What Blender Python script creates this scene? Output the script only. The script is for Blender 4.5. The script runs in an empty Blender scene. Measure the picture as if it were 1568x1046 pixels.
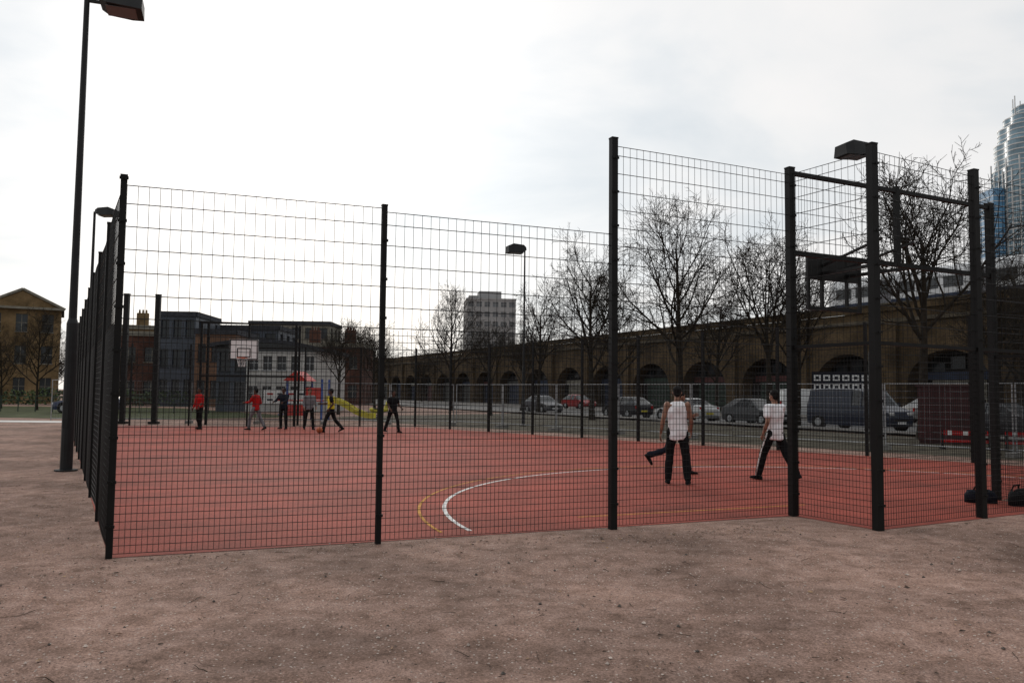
import bpy,bmesh,math,random
from mathutils import Vector,Matrix,noise,Quaternion
random.seed(7)
sc=bpy.context.scene
V=Vector
# ------------------------------------------------------------ materials
def nodes_of(m):
    m.use_nodes=True
    return m.node_tree.nodes,m.node_tree.links,m.node_tree.nodes['Principled BSDF']
def mat(name,col,rough=.6,metal=0,var=.25,scale=4.0,bump=0,spec=None,alpha=None):
    m=bpy.data.materials.new(name);N,L,b=nodes_of(m)
    tc=N.new('ShaderNodeTexCoord');no=N.new('ShaderNodeTexNoise')
    no.inputs['Scale'].default_value=scale;no.inputs['Detail'].default_value=6
    L.new(tc.outputs['Object'],no.inputs['Vector'])
    r=N.new('ShaderNodeValToRGB')
    r.color_ramp.elements[0].position=.3;r.color_ramp.elements[1].position=.7
    r.color_ramp.elements[0].color=[c*(1-var) for c in col]+[1]
    r.color_ramp.elements[1].color=[min(1,c*(1+var)) for c in col]+[1]
    L.new(no.outputs['Fac'],r.inputs['Fac']);L.new(r.outputs['Color'],b.inputs['Base Color'])
    b.inputs['Roughness'].default_value=rough;b.inputs['Metallic'].default_value=metal
    if spec is not None:b.inputs['Specular IOR Level'].default_value=spec
    if bump:
        bp=N.new('ShaderNodeBump');bp.inputs['Strength'].default_value=bump;bp.inputs['Distance'].default_value=.02
        L.new(no.outputs['Fac'],bp.inputs['Height']);L.new(bp.outputs['Normal'],b.inputs['Normal'])
    return m
def brick_mat(name,c1,c2,mortar,scale=1.0,rough=.9):
    m=bpy.data.materials.new(name);N,L,b=nodes_of(m)
    tc=N.new('ShaderNodeTexCoord');sp=N.new('ShaderNodeSeparateXYZ');L.new(tc.outputs['Object'],sp.inputs[0])
    ad=N.new('ShaderNodeMath');ad.operation='ADD';L.new(sp.outputs['X'],ad.inputs[0]);L.new(sp.outputs['Y'],ad.inputs[1])
    cb=N.new('ShaderNodeCombineXYZ');L.new(ad.outputs[0],cb.inputs['X']);L.new(sp.outputs['Z'],cb.inputs['Y'])
    br=N.new('ShaderNodeTexBrick');L.new(cb.outputs[0],br.inputs['Vector'])
    br.inputs['Scale'].default_value=scale;br.inputs['Color1'].default_value=(*c1,1);br.inputs['Color2'].default_value=(*c2,1)
    br.inputs['Mortar'].default_value=(*mortar,1);br.inputs['Brick Width'].default_value=.23;br.inputs['Row Height'].default_value=.075;br.inputs['Mortar Size'].default_value=.008
    no=N.new('ShaderNodeTexNoise');no.inputs['Scale'].default_value=.35;no.inputs['Detail'].default_value=8;no.inputs['Roughness'].default_value=.65
    L.new(tc.outputs['Object'],no.inputs['Vector'])
    r=N.new('ShaderNodeValToRGB');r.color_ramp.elements[0].position=.34;r.color_ramp.elements[1].position=.66
    r.color_ramp.elements[0].color=(.3,.28,.25,1);r.color_ramp.elements[1].color=(1.15,1.12,1.1,1)
    L.new(no.outputs['Fac'],r.inputs['Fac'])
    mx=N.new('ShaderNodeMix');mx.data_type='RGBA';mx.blend_type='MULTIPLY';mx.inputs['Factor'].default_value=.95
    L.new(br.outputs['Color'],mx.inputs['A']);L.new(r.outputs['Color'],mx.inputs['B']);L.new(mx.outputs['Result'],b.inputs['Base Color'])
    b.inputs['Roughness'].default_value=rough;b.inputs['Specular IOR Level'].default_value=.2
    return m
M={}
M['post']=mat('black_powder_coat',(.008,.008,.008),.5,0,.3,6,0,.25)
M['wire']=mat('black_wire',(.007,.007,.007),.55,0,.2,6,0,.2)
M['lamp']=mat('lamp_grey',(.012,.013,.014),.55,0,.3,3,0,.3)
M['lens']=mat('lamp_lens',(.12,.12,.12),.2,0,.1,3)
M['steel']=mat('galvanised_steel',(.36,.37,.38),.5,.5,.2,8)
M['concrete']=mat('concrete',(.25,.24,.225),.9,0,.25,3,.2)
M['bark']=mat('bark',(.04,.032,.024),.95,0,.4,5,.3,.1)
M['bark2']=mat('bark_dark',(.03,.024,.018),.95,0,.4,5,.3,.1)
M['glass']=mat('dark_glass',(.02,.024,.028),.15,0,.3,1)
M['black']=mat('black_rubber',(.012,.012,.012),.8,0,.3,10,0,.2)
M['white']=mat('white_paint',(.75,.75,.74),.6,0,.06,5)
M['skin']=mat('skin_brown',(.28,.15,.1),.55,0,.12,12,0,.3)
M['skin2']=mat('skin_dark',(.09,.045,.03),.55,0,.12,12,0,.3)
M['hair']=mat('hair_black',(.007,.006,.006),.8,0,.4,60,.6,.2)
M['shirt']=mat('cotton_white',(.84,.84,.86),.9,0,.05,9,.6,.1)
M['navy']=mat('cotton_navy',(.012,.014,.022),.9,0,.3,9,.6,.1)
M['blackcloth']=mat('cotton_black',(.01,.01,.011),.9,0,.3,9,.6,.1)
M['red']=mat('cotton_red',(.38,.015,.015),.9,0,.2,9,.4,.1)
M['yellow']=mat('bib_yellow',(.6,.5,.04),.8,0,.15,9,.2,.1)
M['orange']=mat('hi_vis_orange',(.75,.13,.03),.7,0,.15,9,.2)
M['grey']=mat('cotton_grey',(.16,.16,.17),.9,0,.2,9,.4,.1)
M['eye']=mat('eye',(.02,.015,.01),.2,0,.1,5)
M['brick']=brick_mat('stock_brick_dark',(.135,.09,.045),(.09,.062,.033),(.06,.05,.038))  # viaduct brick in a lowered dark brown tone
M['brickY']=brick_mat('yellow_brick',(.3,.2,.09),(.25,.165,.075),(.2,.17,.13))
M['brickR']=brick_mat('red_brick',(.14,.055,.038),(.1,.042,.03),(.1,.08,.07))
M['slate']=mat('slate',(.04,.042,.05),.8,0,.3,3,0,.2)
M['stone']=mat('stone_trim',(.2,.185,.15),.85,0,.3,2,.1)
M['haze']=mat('hazed_concrete',(.33,.33,.33),.9,0,.12,.4,0,.1)  # concrete lightened: distance haze is painted into the base colour
M['hazeglass']=mat('hazed_window_glass',(.12,.13,.14),.4,0,.4,.5)  # glass lightened too, so windows fade as if seen through haze
M['darkstone']=mat('dark_stone',(.09,.075,.055),.9,0,.45,1.2,.1,.1)  # darker version of the stone trim, used on the viaduct cornice
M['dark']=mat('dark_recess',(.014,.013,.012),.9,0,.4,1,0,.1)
# ------------------------------------------------------------ builder
class MB:
    def __init__(s):s.v=[];s.f=[];s.m=[]
    def add(s,vs,fs,mi=0):
        o=len(s.v);s.v.extend([tuple(v) for v in vs]);s.f.extend([tuple(i+o for i in f) for f in fs]);s.m.extend([mi]*len(fs))
    def box(s,c,sz,rz=0,mi=0,R=None):
        c=V(c);hx,hy,hz=[a/2 for a in sz]
        R=R or Matrix.Rotation(rz,3,'Z')
        vs=[c+R@V((x*hx,y*hy,z*hz)) for x in(-1,1) for y in(-1,1) for z in(-1,1)]
        s.add(vs,[(0,1,3,2),(4,6,7,5),(0,4,5,1),(2,3,7,6),(0,2,6,4),(1,5,7,3)],mi)
    def beam(s,a,b,w,h,mi=0,side=None):
        a=V(a);b=V(b);d=(b-a).normalized()
        if side is None:
            side=d.cross(V((0,0,1)))
            if side.length<1e-3:side=V((1,0,0))
        side=V(side).normalized();up=side.cross(d).normalized()
        vs=[p+side*sx*w/2+up*sy*h/2 for p in(a,b) for sx,sy in((-1,-1),(1,-1),(1,1),(-1,1))]
        s.add(vs,[(0,3,2,1),(4,5,6,7),(0,1,5,4),(1,2,6,5),(2,3,7,6),(3,0,4,7)],mi)
    def wire(s,a,b,r,mi=0):
        a=V(a);b=V(b);d=(b-a).normalized()
        u=d.cross(V((0,0,1)))
        if u.length<1e-3:u=V((1,0,0))
        u.normalize();w=u.cross(d)
        vs=[p+u*x*r+w*y*r for p in(a,b) for x,y in((1,0),(0,1),(-1,0),(0,-1))]
        s.add(vs,[(0,1,5,4),(1,2,6,5),(2,3,7,6),(3,0,4,7)],mi)
    def tube(s,pts,rad,n=8,mi=0,caps=True,flat=None):
        pts=[V(p) for p in pts];vs=[];fs=[]
        u=None
        for i,p in enumerate(pts):
            d=(pts[min(i+1,len(pts)-1)]-pts[max(i-1,0)]).normalized()
            if u is None:
                u=d.cross(V((0,0,1)) if abs(d.z)<.95 else V((0,1,0))).normalized()
            else:
                u=(u-d*u.dot(d)).normalized()
            w=d.cross(u)
            r=rad[i];rx,ry=(r if isinstance(r,tuple) else (r,r))
            for k in range(n):
                t=2*math.pi*k/n;vs.append(p+u*math.cos(t)*rx+w*math.sin(t)*ry)
        for i in range(len(pts)-1):
            for k in range(n):
                a=i*n+k;b=i*n+(k+1)%n;fs.append((a,b,b+n,a+n))
        if caps:
            fs.append(tuple(reversed(range(n))));fs.append(tuple((len(pts)-1)*n+k for k in range(n)))
        s.add(vs,fs,mi)
    def limb(s,pts,rad,n=10,mi=0):
        pts=[V(p) for p in pts];rad=list(rad)
        d0=(pts[0]-pts[1]).normalized();d1=(pts[-1]-pts[-2]).normalized()
        r0,r1=rad[0],rad[-1]
        P=[pts[0]+d0*r0*.95,pts[0]+d0*r0*.6]+pts+[pts[-1]+d1*r1*.6,pts[-1]+d1*r1*.95]
        Rr=[r0*.3,r0*.8]+rad+[r1*.8,r1*.3]
        s.tube(P,Rr,n,mi)
    def ell(s,c,r,R=None,mi=0,nu=14,nv=9):
        R=R or Matrix.Identity(3);c=V(c);vs=[c+R@V((0,0,r[2]))];fs=[]
        for j in range(1,nv):
            ph=math.pi*j/nv
            for i in range(nu):
                t=2*math.pi*i/nu;vs.append(c+R@V((r[0]*math.sin(ph)*math.cos(t),r[1]*math.sin(ph)*math.sin(t),r[2]*math.cos(ph))))
        vs.append(c-R@V((0,0,r[2])));last=len(vs)-1
        for i in range(nu):
            fs.append((0,1+i,1+(i+1)%nu));fs.append((last,last-nu+(i+1)%nu,last-nu+i))
        for j in range(nv-2):
            for i in range(nu):
                a=1+j*nu+i;b=1+j*nu+(i+1)%nu;fs.append((a,a+nu,b+nu,b))
        s.add(vs,fs,mi)
    def rings(s,rs,mi=0,caps=True):
        n=len(rs[0]);vs=[p for r in rs for p in r];fs=[]
        for i in range(len(rs)-1):
            for k in range(n):
                a=i*n+k;b=i*n+(k+1)%n;fs.append((a,b,b+n,a+n))
        if caps:fs.append(tuple(reversed(range(n))));fs.append(tuple((len(rs)-1)*n+k for k in range(n)))
        s.add(vs,fs,mi)
    def obj(s,name,mats,parent=None,smooth=False,loc=None,rz=0):
        me=bpy.data.meshes.new(name);me.from_pydata(s.v,[],s.f)
        for m in mats:me.materials.append(M[m] if isinstance(m,str) else m)
        me.polygons.foreach_set('material_index',s.m)
        if smooth:me.polygons.foreach_set('use_smooth',[True]*len(s.f))
        me.update()
        bm=bmesh.new();bm.from_mesh(me);bmesh.ops.recalc_face_normals(bm,faces=bm.faces);bm.to_mesh(me);bm.free()
        o=bpy.data.objects.new(name,me);sc.collection.objects.link(o)
        if loc is not None:o.location=loc
        o.rotation_euler[2]=rz
        if parent:o.parent=parent
        return o
def empty(name,loc=(0,0,0),rz=0):
    o=bpy.data.objects.new(name,None);sc.collection.objects.link(o);o.location=loc;o.rotation_euler[2]=rz;o.empty_display_size=.2
    return o
# ------------------------------------------------------------ camera
cam=bpy.data.cameras.new('camera');co=bpy.data.objects.new('camera',cam);sc.collection.objects.link(co)
cam.lens=28.8;cam.sensor_width=36;cam.clip_end=6000;cam.clip_start=.05
co.matrix_world=Matrix.Translation((0,0,1.6))@Matrix.Rotation(math.radians(93.65),4,'X')@Matrix.Rotation(math.radians(.6),4,'Z')
sc.camera=co
sc.view_settings.view_transform='Standard';sc.view_settings.look='None';sc.view_settings.exposure=0
# ------------------------------------------------------------ world
SUN_AZ=math.radians(-14);SUN_EL=math.radians(14)
sd=V((math.sin(SUN_AZ)*math.cos(SUN_EL),math.cos(SUN_AZ)*math.cos(SUN_EL),math.sin(SUN_EL)))
w=bpy.data.worlds.new('World');sc.world=w;w.use_nodes=True
N=w.node_tree.nodes;L=w.node_tree.links;bg=N['Background'];bg.inputs['Strength'].default_value=.1
sky=N.new('ShaderNodeTexSky');sky.sky_type='NISHITA';sky.sun_disc=False;sky.sun_elevation=SUN_EL;sky.sun_rotation=SUN_AZ
tc=N.new('ShaderNodeTexCoord');sp=N.new('ShaderNodeSeparateXYZ');L.new(tc.outputs['Generated'],sp.inputs[0])
def mth(op,a,b=None,clamp=False):
    n=N.new('ShaderNodeMath');n.operation=op;n.use_clamp=clamp
    for i,x in enumerate((a,b)):
        if x is None:continue
        if isinstance(x,(int,float)):n.inputs[i].default_value=x
        else:L.new(x,n.inputs[i])
    return n.outputs[0]
zz=mth('ADD',mth('MAXIMUM',sp.outputs['Z'],0.0),.25)
cb=N.new('ShaderNodeCombineXYZ');L.new(mth('DIVIDE',sp.outputs['X'],zz),cb.inputs[0]);L.new(mth('DIVIDE',sp.outputs['Y'],zz),cb.inputs[1]);L.new(mth('MULTIPLY',sp.outputs['Z'],1.5),cb.inputs[2])
no=N.new('ShaderNodeTexNoise');no.inputs['Scale'].default_value=1.35;no.inputs['Detail'].default_value=8;no.inputs['Roughness'].default_value=.52;no.inputs['Distortion'].default_value=.4
L.new(cb.outputs[0],no.inputs['Vector'])
rp=N.new('ShaderNodeValToRGB');e=rp.color_ramp.elements
e[0].position=.32;e[0].color=(.70,.76,.81,1);e[1].position=.62;e[1].color=(1.0,.985,.975,1)
e2=rp.color_ramp.elements.new(.46);e2.color=(.86,.885,.905,1)
e3=rp.color_ramp.elements.new(.53);e3.color=(.95,.95,.95,1)
L.new(no.outputs['Fac'],rp.inputs['Fac'])
vd=N.new('ShaderNodeVectorMath');vd.operation='DOT_PRODUCT';L.new(tc.outputs['Generated'],vd.inputs[0]);vd.inputs[1].default_value=sd
dot=vd.outputs['Value']
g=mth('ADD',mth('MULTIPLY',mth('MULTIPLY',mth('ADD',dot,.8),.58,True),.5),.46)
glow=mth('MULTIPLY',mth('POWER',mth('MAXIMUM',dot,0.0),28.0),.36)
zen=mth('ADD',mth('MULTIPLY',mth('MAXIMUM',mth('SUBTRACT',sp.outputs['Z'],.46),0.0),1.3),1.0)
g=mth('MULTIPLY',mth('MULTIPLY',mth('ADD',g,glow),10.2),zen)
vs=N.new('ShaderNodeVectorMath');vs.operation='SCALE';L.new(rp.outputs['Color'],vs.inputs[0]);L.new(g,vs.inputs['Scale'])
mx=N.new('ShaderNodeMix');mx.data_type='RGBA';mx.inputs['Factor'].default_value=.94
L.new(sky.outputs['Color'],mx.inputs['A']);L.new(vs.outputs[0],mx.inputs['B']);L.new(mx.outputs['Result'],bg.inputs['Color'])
sl=bpy.data.lights.new('sun','SUN');sl.energy=.9;sl.angle=math.radians(16);sl.color=(1,.93,.84)
so=bpy.data.objects.new('sun',sl);sc.collection.objects.link(so);so.rotation_euler=(-sd).to_track_quat('-Z','Y').to_euler()
# ------------------------------------------------------------ layout
A=V((-3.81,7.9,0));M0=V((3.81,11.14,0));P940=V((1.225,9.91,0));P585=V((-1.40,8.80,0))
R1=V((4.45,10.02,0));R2=V((6.35,11.15,0));R3=V((8.3,12.2,0));M1=V((5.72,12.08,0));M2=V((7.7,13.1,0))
B=V((15.1,16.6,0));C=V((-4.5,38.5,0));D=V((-19.6,36.5,0))
uu=(M2-M0).normalized();vv=V((-uu.y,uu.x,0))
# ------------------------------------------------------------ ground
def ground_mat():
    m=bpy.data.materials.new('gravel_ground');N,L,b=nodes_of(m)
    tc=N.new('ShaderNodeTexCoord')
    def noi(s,d=6,r=.6):
        n=N.new('ShaderNodeTexNoise');n.inputs['Scale'].default_value=s;n.inputs['Detail'].default_value=d;n.inputs['Roughness'].default_value=r
        L.new(tc.outputs['Object'],n.inputs['Vector']);return n
    big=noi(.42,6,.62);mid=noi(3.6,9,.74);fine=noi(60,6,.8)
    def ramp(src,stops):
        r=N.new('ShaderNodeValToRGB');els=r.color_ramp.elements
        while len(els)<len(stops):els.new(.5)
        for e,(p,c) in zip(els,stops):e.position=p;e.color=(*c,1)
        L.new(src,r.inputs['Fac']);return r.outputs['Color']
    base=ramp(mid.outputs['Fac'],[(.3,(.145,.095,.074)),(.45,(.265,.178,.143)),(.58,(.345,.24,.2)),(.72,(.42,.31,.265))])
    bigc=ramp(big.outputs['Fac'],[(.36,(.55,.54,.53)),(.5,(.9,.88,.87)),(.62,(1.18,1.14,1.12))])
    finc=ramp(fine.outputs['Fac'],[(.33,(.3,.27,.25)),(.5,(.95,.93,.92)),(.66,(1.75,1.7,1.66))])
    def mul(a,c,f=1):
        x=N.new('ShaderNodeMix');x.data_type='RGBA';x.blend_type='MULTIPLY';x.inputs['Factor'].default_value=f
        L.new(a,x.inputs['A']);L.new(c,x.inputs['B']);return x.outputs['Result']
    c=mul(mul(base,bigc),finc,.9)
    vo=N.new('ShaderNodeTexVoronoi');vo.inputs['Scale'].default_value=42;L.new(tc.outputs['Object'],vo.inputs['Vector'])
    sepc=N.new('ShaderNodeSeparateColor');L.new(vo.outputs['Color'],sepc.inputs[0])
    lt=N.new('ShaderNodeMath');lt.operation='GREATER_THAN';lt.inputs[1].default_value=.90;L.new(sepc.outputs[0],lt.inputs[0])
    l2=N.new('ShaderNodeMath');l2.operation='LESS_THAN';l2.inputs[1].default_value=.32;L.new(vo.outputs['Distance'],l2.inputs[0])
    l3=N.new('ShaderNodeMath');l3.operation='MULTIPLY';L.new(lt.outputs[0],l3.inputs[0]);L.new(l2.outputs[0],l3.inputs[1])
    x=N.new('ShaderNodeMix');x.data_type='RGBA';L.new(l3.outputs[0],x.inputs['Factor']);L.new(c,x.inputs['A']);x.inputs['B'].default_value=(.5,.43,.38,1)
    L.new(x.outputs['Result'],b.inputs['Base Color']);b.inputs['Roughness'].default_value=.95;b.inputs['Specular IOR Level'].default_value=.1
    ad=N.new('ShaderNodeMath');ad.operation='ADD';L.new(mid.outputs['Fac'],ad.inputs[0])
    ml=N.new('ShaderNodeMath');ml.operation='MULTIPLY';ml.inputs[1].default_value=.3;L.new(fine.outputs['Fac'],ml.inputs[0]);L.new(ml.outputs[0],ad.inputs[1])
    bp=N.new('ShaderNodeBump');bp.inputs['Strength'].default_value=.9;bp.inputs['Distance'].default_value=.03;L.new(ad.outputs[0],bp.inputs['Height']);L.new(bp.outputs['Normal'],b.inputs['Normal'])
    return m
M['ground']=ground_mat()
def frange(a,b,s):
    r=[];x=a
    while x<b-1e-6:r.append(x);x+=s
    return r
xs=[-4000,-800,-200,-80,-40,-25,-16]+frange(-12,15,.09)+[15,18,25,40,80,200,800,4000]
ys=[-60,-20,-8,-3]+frange(.5,13,.08)+[13,16,20,30,45,70,120,300,900,5000]
vout=-vv
lv=(D-A).normalized();lout=V((-lv.y,lv.x,0))
rf=random.Random(11);foot=[]
for k in range(26):
    x=rf.uniform(-5,7);y=rf.uniform(2.8,9.5);a=rf.uniform(0,6.28);
    for j in range(7):
        foot.append((x,y,a+rf.uniform(-.2,.2)));sd_=(1 if j%2 else -1)*.11
        x+=math.cos(a)*.62-math.sin(a)*sd_*2;y+=math.sin(a)*.62+math.cos(a)*sd_*2
cell={}
for f_ in foot:cell.setdefault((int(f_[0]//1),int(f_[1]//1)),[]).append(f_)
def gz(x,y):
    p=V((x,y,0));s=max((p-A).dot(V((.394,-.919,0)))+0,(p-A).dot(lout))
    if x>3.4 and x<9: s=min(s,(p-R1).dot(vout))
    if x>9: s=min(s,(p-M2).dot(vout))
    mk=max(0,min(1,(s-.15)/.8))
    if x<-12 or x>15 or y>13 or y<.5:mk=0
    if mk==0:return 0
    z=.032*noise.noise(V((x*.9,y*.9,0)))+.018*noise.noise(V((x*2.7,y*2.7,3)))+.01*noise.noise(V((x*7,y*7,9)))+.004
    for cx in(-1,0,1):
        for cy in(-1,0,1):
            for fx,fy,fa in cell.get((int(x//1)+cx,int(y//1)+cy),()):
                dx,dy=x-fx,y-fy;u=dx*math.cos(fa)+dy*math.sin(fa);v=-dx*math.sin(fa)+dy*math.cos(fa)
                r2=(u/.17)**2+(v/.08)**2
                if r2<4:z+=-.015*math.exp(-r2*1.6)+.007*math.exp(-((math.sqrt(r2)-1.35)**2)*7)
    return mk*z
g=MB();vsl=[(x,y,gz(x,y)) for y in ys for x in xs];nx=len(xs)
g.add(vsl,[(j*nx+i,j*nx+i+1,(j+1)*nx+i+1,(j+1)*nx+i) for j in range(len(ys)-1) for i in range(nx-1)])
g.obj('ground',['ground'],smooth=True)
def court_mat():
    m=bpy.data.materials.new('court_red');N,L,b=nodes_of(m)
    tc=N.new('ShaderNodeTexCoord')
    n1=N.new('ShaderNodeTexNoise');n1.inputs['Scale'].default_value=.55;n1.inputs['Detail'].default_value=9;n1.inputs['Roughness'].default_value=.7;L.new(tc.outputs['Object'],n1.inputs['Vector'])
    n2=N.new('ShaderNodeTexNoise');n2.inputs['Scale'].default_value=70;n2.inputs['Detail'].default_value=4;L.new(tc.outputs['Object'],n2.inputs['Vector'])
    r=N.new('ShaderNodeValToRGB');r.color_ramp.elements[0].position=.3;r.color_ramp.elements[0].color=(.165,.042,.03,1);r.color_ramp.elements[1].position=.7;r.color_ramp.elements[1].color=(.36,.078,.055,1)
    L.new(n1.outputs['Fac'],r.inputs['Fac'])
    r2=N.new('ShaderNodeValToRGB');r2.color_ramp.elements[0].position=.3;r2.color_ramp.elements[0].color=(.5,.5,.5,1);r2.color_ramp.elements[1].position=.7;r2.color_ramp.elements[1].color=(1.4,1.4,1.4,1)
    L.new(n2.outputs['Fac'],r2.inputs['Fac'])
    x=N.new('ShaderNodeMix');x.data_type='RGBA';x.blend_type='MULTIPLY';x.inputs['Factor'].default_value=.8;L.new(r.outputs['Color'],x.inputs['A']);L.new(r2.outputs['Color'],x.inputs['B'])
    L.new(x.outputs['Result'],b.inputs['Base Color']);b.inputs['Roughness'].default_value=.85;b.inputs['Specular IOR Level'].default_value=.1
    return m
M['court']=court_mat()
g=MB();up=V((0,0,.005))
g.add([A+up,M0+up,R1+up,R3+up,M2+up,B+up,C+up,D+up],[tuple(range(8))]);g.obj('sports_court',['court'])
M['lineW']=mat('line_white',(.62,.6,.58),.9,0,.4,9,0,.1);M['lineY']=mat('line_yellow',(.45,.22,.05),.9,0,.4,9,0,.1)
g=MB();cen=(M0+M2)/2
def inside(p):
    poly=[A,M0,M2,B,C,D]
    for i in range(6):
        a=poly[i];b_=poly[(i+1)%6];e=b_-a
        if e.x*(p.y-a.y)-e.y*(p.x-a.x)<.12*e.length:return False
    return True
def arc(c,r,wd,z,mi,a0=0,a1=360,st=2):
    a=a0
    while a<a1:
        q=[]
        for t,rr in((a,r-wd/2),(a+st,r-wd/2),(a+st,r+wd/2),(a,r+wd/2)):
            q.append(V((c.x+rr*math.cos(math.radians(t)),c.y+rr*math.sin(math.radians(t)),z)))
        if all(inside(p) for p in q):g.add(q,[(0,1,2,3)],mi)
        a+=st
def line(a,b_,wd,z,mi):
    d=(b_-a).normalized();s=V((-d.y,d.x,0))*wd/2;k=V((0,0,z))
    g.add([a-s+k,b_-s+k,b_+s+k,a+s+k],[(0,1,2,3)],mi)
c0=cen+V((-.1,0,0))
arc(c0,6.6,.055,.009,0);arc(c0,6.95,.04,.0095,1)
line(P940+vv*.95+uu*.1,M0+vv*.75+uu*1.0,.04,.0085,1)
line(A.lerp(D,.97).lerp(B.lerp(C,.97),.03),A.lerp(D,.97).lerp(B.lerp(C,.97),.97),.06,.0085,0)
g.obj('court_markings',['lineW','lineY'])
# ------------------------------------------------------------ fences
def panel(mb,p,q,h,split=2.27,pv=.1,ph=.225,pd=.075,z0=.04,dense=True,r=.0027,gap=.03):
    p=V(p);q=V(q);L_=(q-p).length;d=(q-p)/L_
    n=max(1,round((L_-2*gap)/pv));Z=V((0,0,1))
    jt=lambda s:V((-d.y,d.x,0))*s
    bow=random.uniform(-.015,.015)
    for i in range(n+1):
        t=gap+(L_-2*gap)*i/n;b=p+d*t+jt(bow*math.sin(math.pi*t/L_))
        mb.wire(b+Z*z0,b+Z*h,r)
        if dense and i<n:
            b2=b+d*(L_-2*gap)/n/2;mb.wire(b2+Z*z0,b2+Z*split,r*.9)
    z=z0
    zs=[]
    while z<h-.02:
        zs.append(z);z+=(pd if (z<split and dense) else ph)
    zs.append(h-.004)
    for z in zs:
        rr=r*1.15 if (z<split and dense) else .0048
        m_=(p+q)/2+jt(bow);sg=Z*random.uniform(-.004,.002)
        mb.wire(p+d*gap+Z*z,m_+Z*z+sg,rr);mb.wire(m_+Z*z+sg,q-d*gap+Z*z,rr)
def post(mb,p,h,w,ang,d=None):
    p=V(p);d=d or w
    mb.box(p+V((0,0,h/2-.05)),(w,d,h+.1),ang);mb.box(p+V((0,0,h+.008)),(w+.008,d+.008,.018),ang)
    R=Matrix.Rotation(ang,3,'Z')
    z=.3
    while z<h:
        mb.box(p+R@V((0,-d/2-.005,0))+V((0,0,z)),(w+.022,.01,.03),ang)
        mb.tube([p+R@V((0,-d/2-.01,0))+V((0,0,z)),p+R@V((0,-d/2-.02,0))+V((0,0,z))],[.008,.007],6)
        z+=.42
def run(mb,p,q,h,n,w,ends=(True,True),**k):
    p=V(p);q=V(q);ang=math.atan2(q.y-p.y,q.x-p.x)
    for i in range(n+1):
        if (i==0 and not ends[0]) or(i==n and not ends[1]):continue
        post(mb,p.lerp(q,i/n),h+.06,w,ang)
    for i in range(n):panel(mb,p.lerp(q,i/n),p.lerp(q,(i+1)/n),h,**k)
E=empty('mesh_sports_fence')
f=MB();un=math.atan2(.394,.919)
post(f,A,3.68,.06,un);post(f,P585,3.62,.056,un);post(f,P940,4.74,.082,un)
panel(f,A,P585,3.6);panel(f,P585,P940,3.56);panel(f,P940,M0,4.66,gap=.045)
f.obj('front_panels',['wire'],E)
f=MB();run(f,A,D,3.6,13,.062,(False,True));
f.obj('side_panels',['wire'],E)
f=MB();run(f,D,C,3.6,6,.07,(False,False));run(f,C,B,3.6,11,.075,(True,True));run(f,B,M2,4.66,3,.09,(False,False))
f.obj('back_panels',['wire'],E)
E=empty('goal_recess')
f=MB();gw=.098
for p in(M0,R1,R2,R3,M2):post(f,p,4.74,gw,un)
f.box(M1+V((0,0,4.15)),(.07,.07,1.2),un)
for a,b_ in((M0,R1),(R1,R2),(R2,R3),(R3,M2)):
    panel(f,a,b_,4.66,gap=.05)
    for z in(2.27,):f.beam(a+V((0,0,z)),b_+V((0,0,z)),.04,.045)
for a,b_ in((M0,M1),(M1,M2)):
    for z,t in((3.57,.065),(4.68,.055)):f.beam(a+V((0,0,z)),b_+V((0,0,z)),.06,t)
    d=(b_-a);n=20
    for i in range(1,n):f.wire(a+d*i/n+V((0,0,3.6)),a+d*i/n+V((0,0,4.66)),.0027)
    for k in range(1,6):f.wire(a+V((0,0,3.57+k*.19)),b_+V((0,0,3.57+k*.19)),.0045)
f.obj('frame',['wire'],E)
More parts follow.
